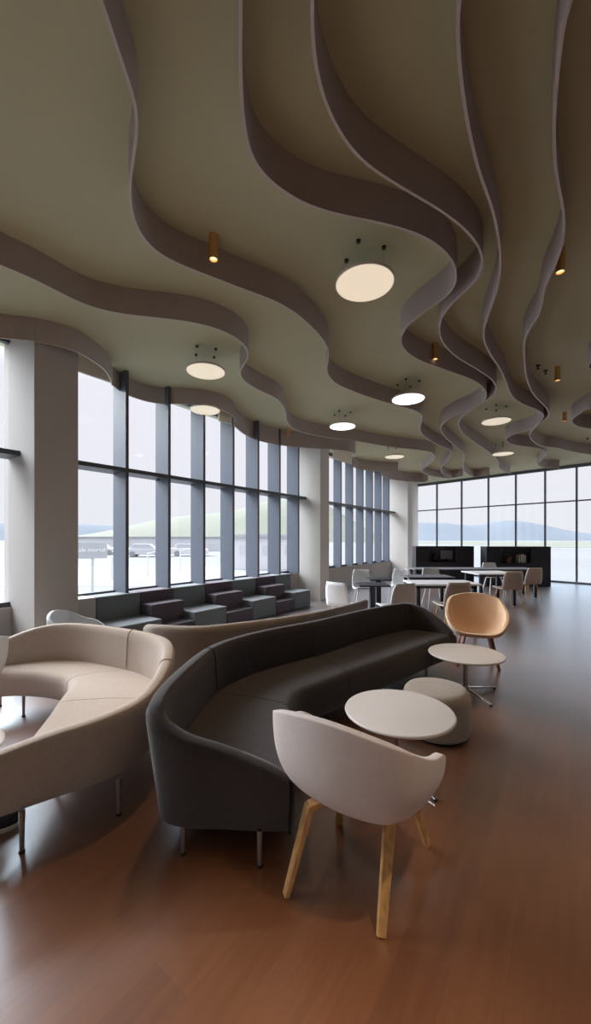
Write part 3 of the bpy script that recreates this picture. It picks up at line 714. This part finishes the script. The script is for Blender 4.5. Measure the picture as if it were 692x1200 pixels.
def car(label, px, d, rz, m):
    p = out(px,d); t = thing('car', label, 'car', (p.x,p.y,GZ+.01), rz, 'parked cars outside')
    def prof(pts, y0, y1, mm, name):
        bm = bmesh.new(); A=[bm.verts.new((x,y0,z)) for x,z in pts]; B=[bm.verts.new((x,y1,z)) for x,z in pts]
        bm.faces.new(A); bm.faces.new(B[::-1])
        for i in range(len(pts)): bm.faces.new((A[i],A[(i+1)%len(pts)],B[(i+1)%len(pts)],B[i]))
        return obj(name,bm,mm,t,bevel=.04)
    prof([(-2.1,.25),(2.1,.25),(2.1,.65),(1.9,.78),(1.0,.88),(-1.9,.9),(-2.1,.8)],-.85,.85,m,'body')
    prof([(-1.7,.86),(1.05,.86),(.4,1.38),(-1.2,1.42)],-.74,.74,M['car_glass'],'cabin')
    for wx in (-1.3,1.3):
        for wy in (-.78,.78):
            w_ = obj('wheel', lz([(0,-.1),(.28,-.1),(.32,-.07),(.32,.07),(.28,.1),(0,.1)],20), M['tyre'], t); w_.location=(wx,wy,.32); w_.rotation_euler=(PI/2,0,0)
car('white car parked beyond the lamp post in the third pane', 222, 44, .2, M['far_white'])
car('pale car parked beyond the sign board', 118, 47, .1, M['far_white'])
car('grey car parked in the second pane', 172, 42, .15, M['far_grey'])
# sign board
p = out(108,12.6)
t = thing('sign_board','grey sign board with white lettering on a post outside','sign',(p.x,p.y,GZ), math.radians(22))
obj('post', tb([(0,.04,0),(0,.04,1.5)],.045,n=12), M['post'], t)
obj('panel', bx(-.44,.44,-.02,.02,1.27,1.80), M['sign'], t, bevel=.006)
cu = bpy.data.curves.new('lettering','FONT'); cu.body = 'ale mortal'; cu.size = .19; cu.extrude = .004; cu.align_x = 'CENTER'; cu.align_y = 'CENTER'
tmp = bpy.data.objects.new('lettering_curve', cu); link(tmp)
me = bpy.data.meshes.new_from_object(tmp.evaluated_get(bpy.context.evaluated_depsgraph_get()))
bpy.data.objects.remove(tmp)
lo = bpy.data.objects.new('lettering', me); me.materials.clear(); me.materials.append(M['lettering']); link(lo,t); lo.location=(0,-.026,1.55); lo.rotation_euler=(PI/2,0,0)

# ------------------------------------------------------------------ light
w = bpy.data.worlds.new('sky'); S.world = w; w.use_nodes = True; nt = w.node_tree
bg = nt.nodes['Background']; tc = nt.nodes.new('ShaderNodeTexCoord'); sp = nt.nodes.new('ShaderNodeSeparateXYZ')
rp = nt.nodes.new('ShaderNodeValToRGB'); e = rp.color_ramp.elements
e[0].position = 0; e[0].color = (.90,.90,.95,1); e[1].position = .34; e[1].color = (.93,.91,1.0,1)
k = e.new(.75); k.color = (3.6,3.75,4.2,1)
nt.links.new(tc.outputs['Generated'], sp.inputs[0]); nt.links.new(sp.outputs['Z'], rp.inputs['Fac']); nt.links.new(rp.outputs['Color'], bg.inputs['Color'])
bg.inputs['Strength'].default_value = 1.0
FILL_W = 2.5
sun = bpy.data.lights.new('hazy_sun','SUN'); sun.energy = 13.0; sun.angle = math.radians(50); sun.color = (.93,.96,1)
so = bpy.data.objects.new('hazy_sun', sun); link(so)
so.rotation_euler = (nrm*.8 + u*.09 + Vector((0,0,-.62))).to_track_quat('-Z','Y').to_euler()
# added fill lamps behind the viewer, unseen, built like the disc fittings
for i,(lx,ly) in enumerate([(-2.2,-1.6),(.3,-2.2),(2.8,-1.4),(5.4,.6),(-4.8,-3.2)]):
    disc_light(lx,ly,disc_mats[2],'added fill light behind the viewer, built as a disc light')
    l = bpy.data.lights.new('fill_lamp','AREA'); l.shape='DISK'; l.size=.48; l.energy = FILL_W; l.color=(1,.86,.74)
    o = bpy.data.objects.new('fill_lamp', l); link(o, bpy.data.objects[[x_.name for x_ in C.objects if x_.name.startswith('disc_light')][-1]]); o.location=(0,0,-.012)

cam = bpy.data.cameras.new('camera'); cam.sensor_width = 36; cam.sensor_fit = 'AUTO'; cam.lens = F/1200*36
cam.shift_y = (HY-600)/1200; cam.clip_end = 3000
co = bpy.data.objects.new('camera', cam); link(co); co.location = (0,0,EYE); co.rotation_euler = (PI/2,0,0)
S.camera = co
S.view_settings.view_transform = 'Standard'; S.view_settings.look = 'None'; S.view_settings.gamma = 1; S.view_settings.exposure = 0
S.view_settings.use_curve_mapping = False
S.cycles.use_denoising = True
S.cycles.max_bounces = 10; S.cycles.diffuse_bounces = 6; S.cycles.transparent_max_bounces = 12
S.cycles.sample_clamp_indirect = 8
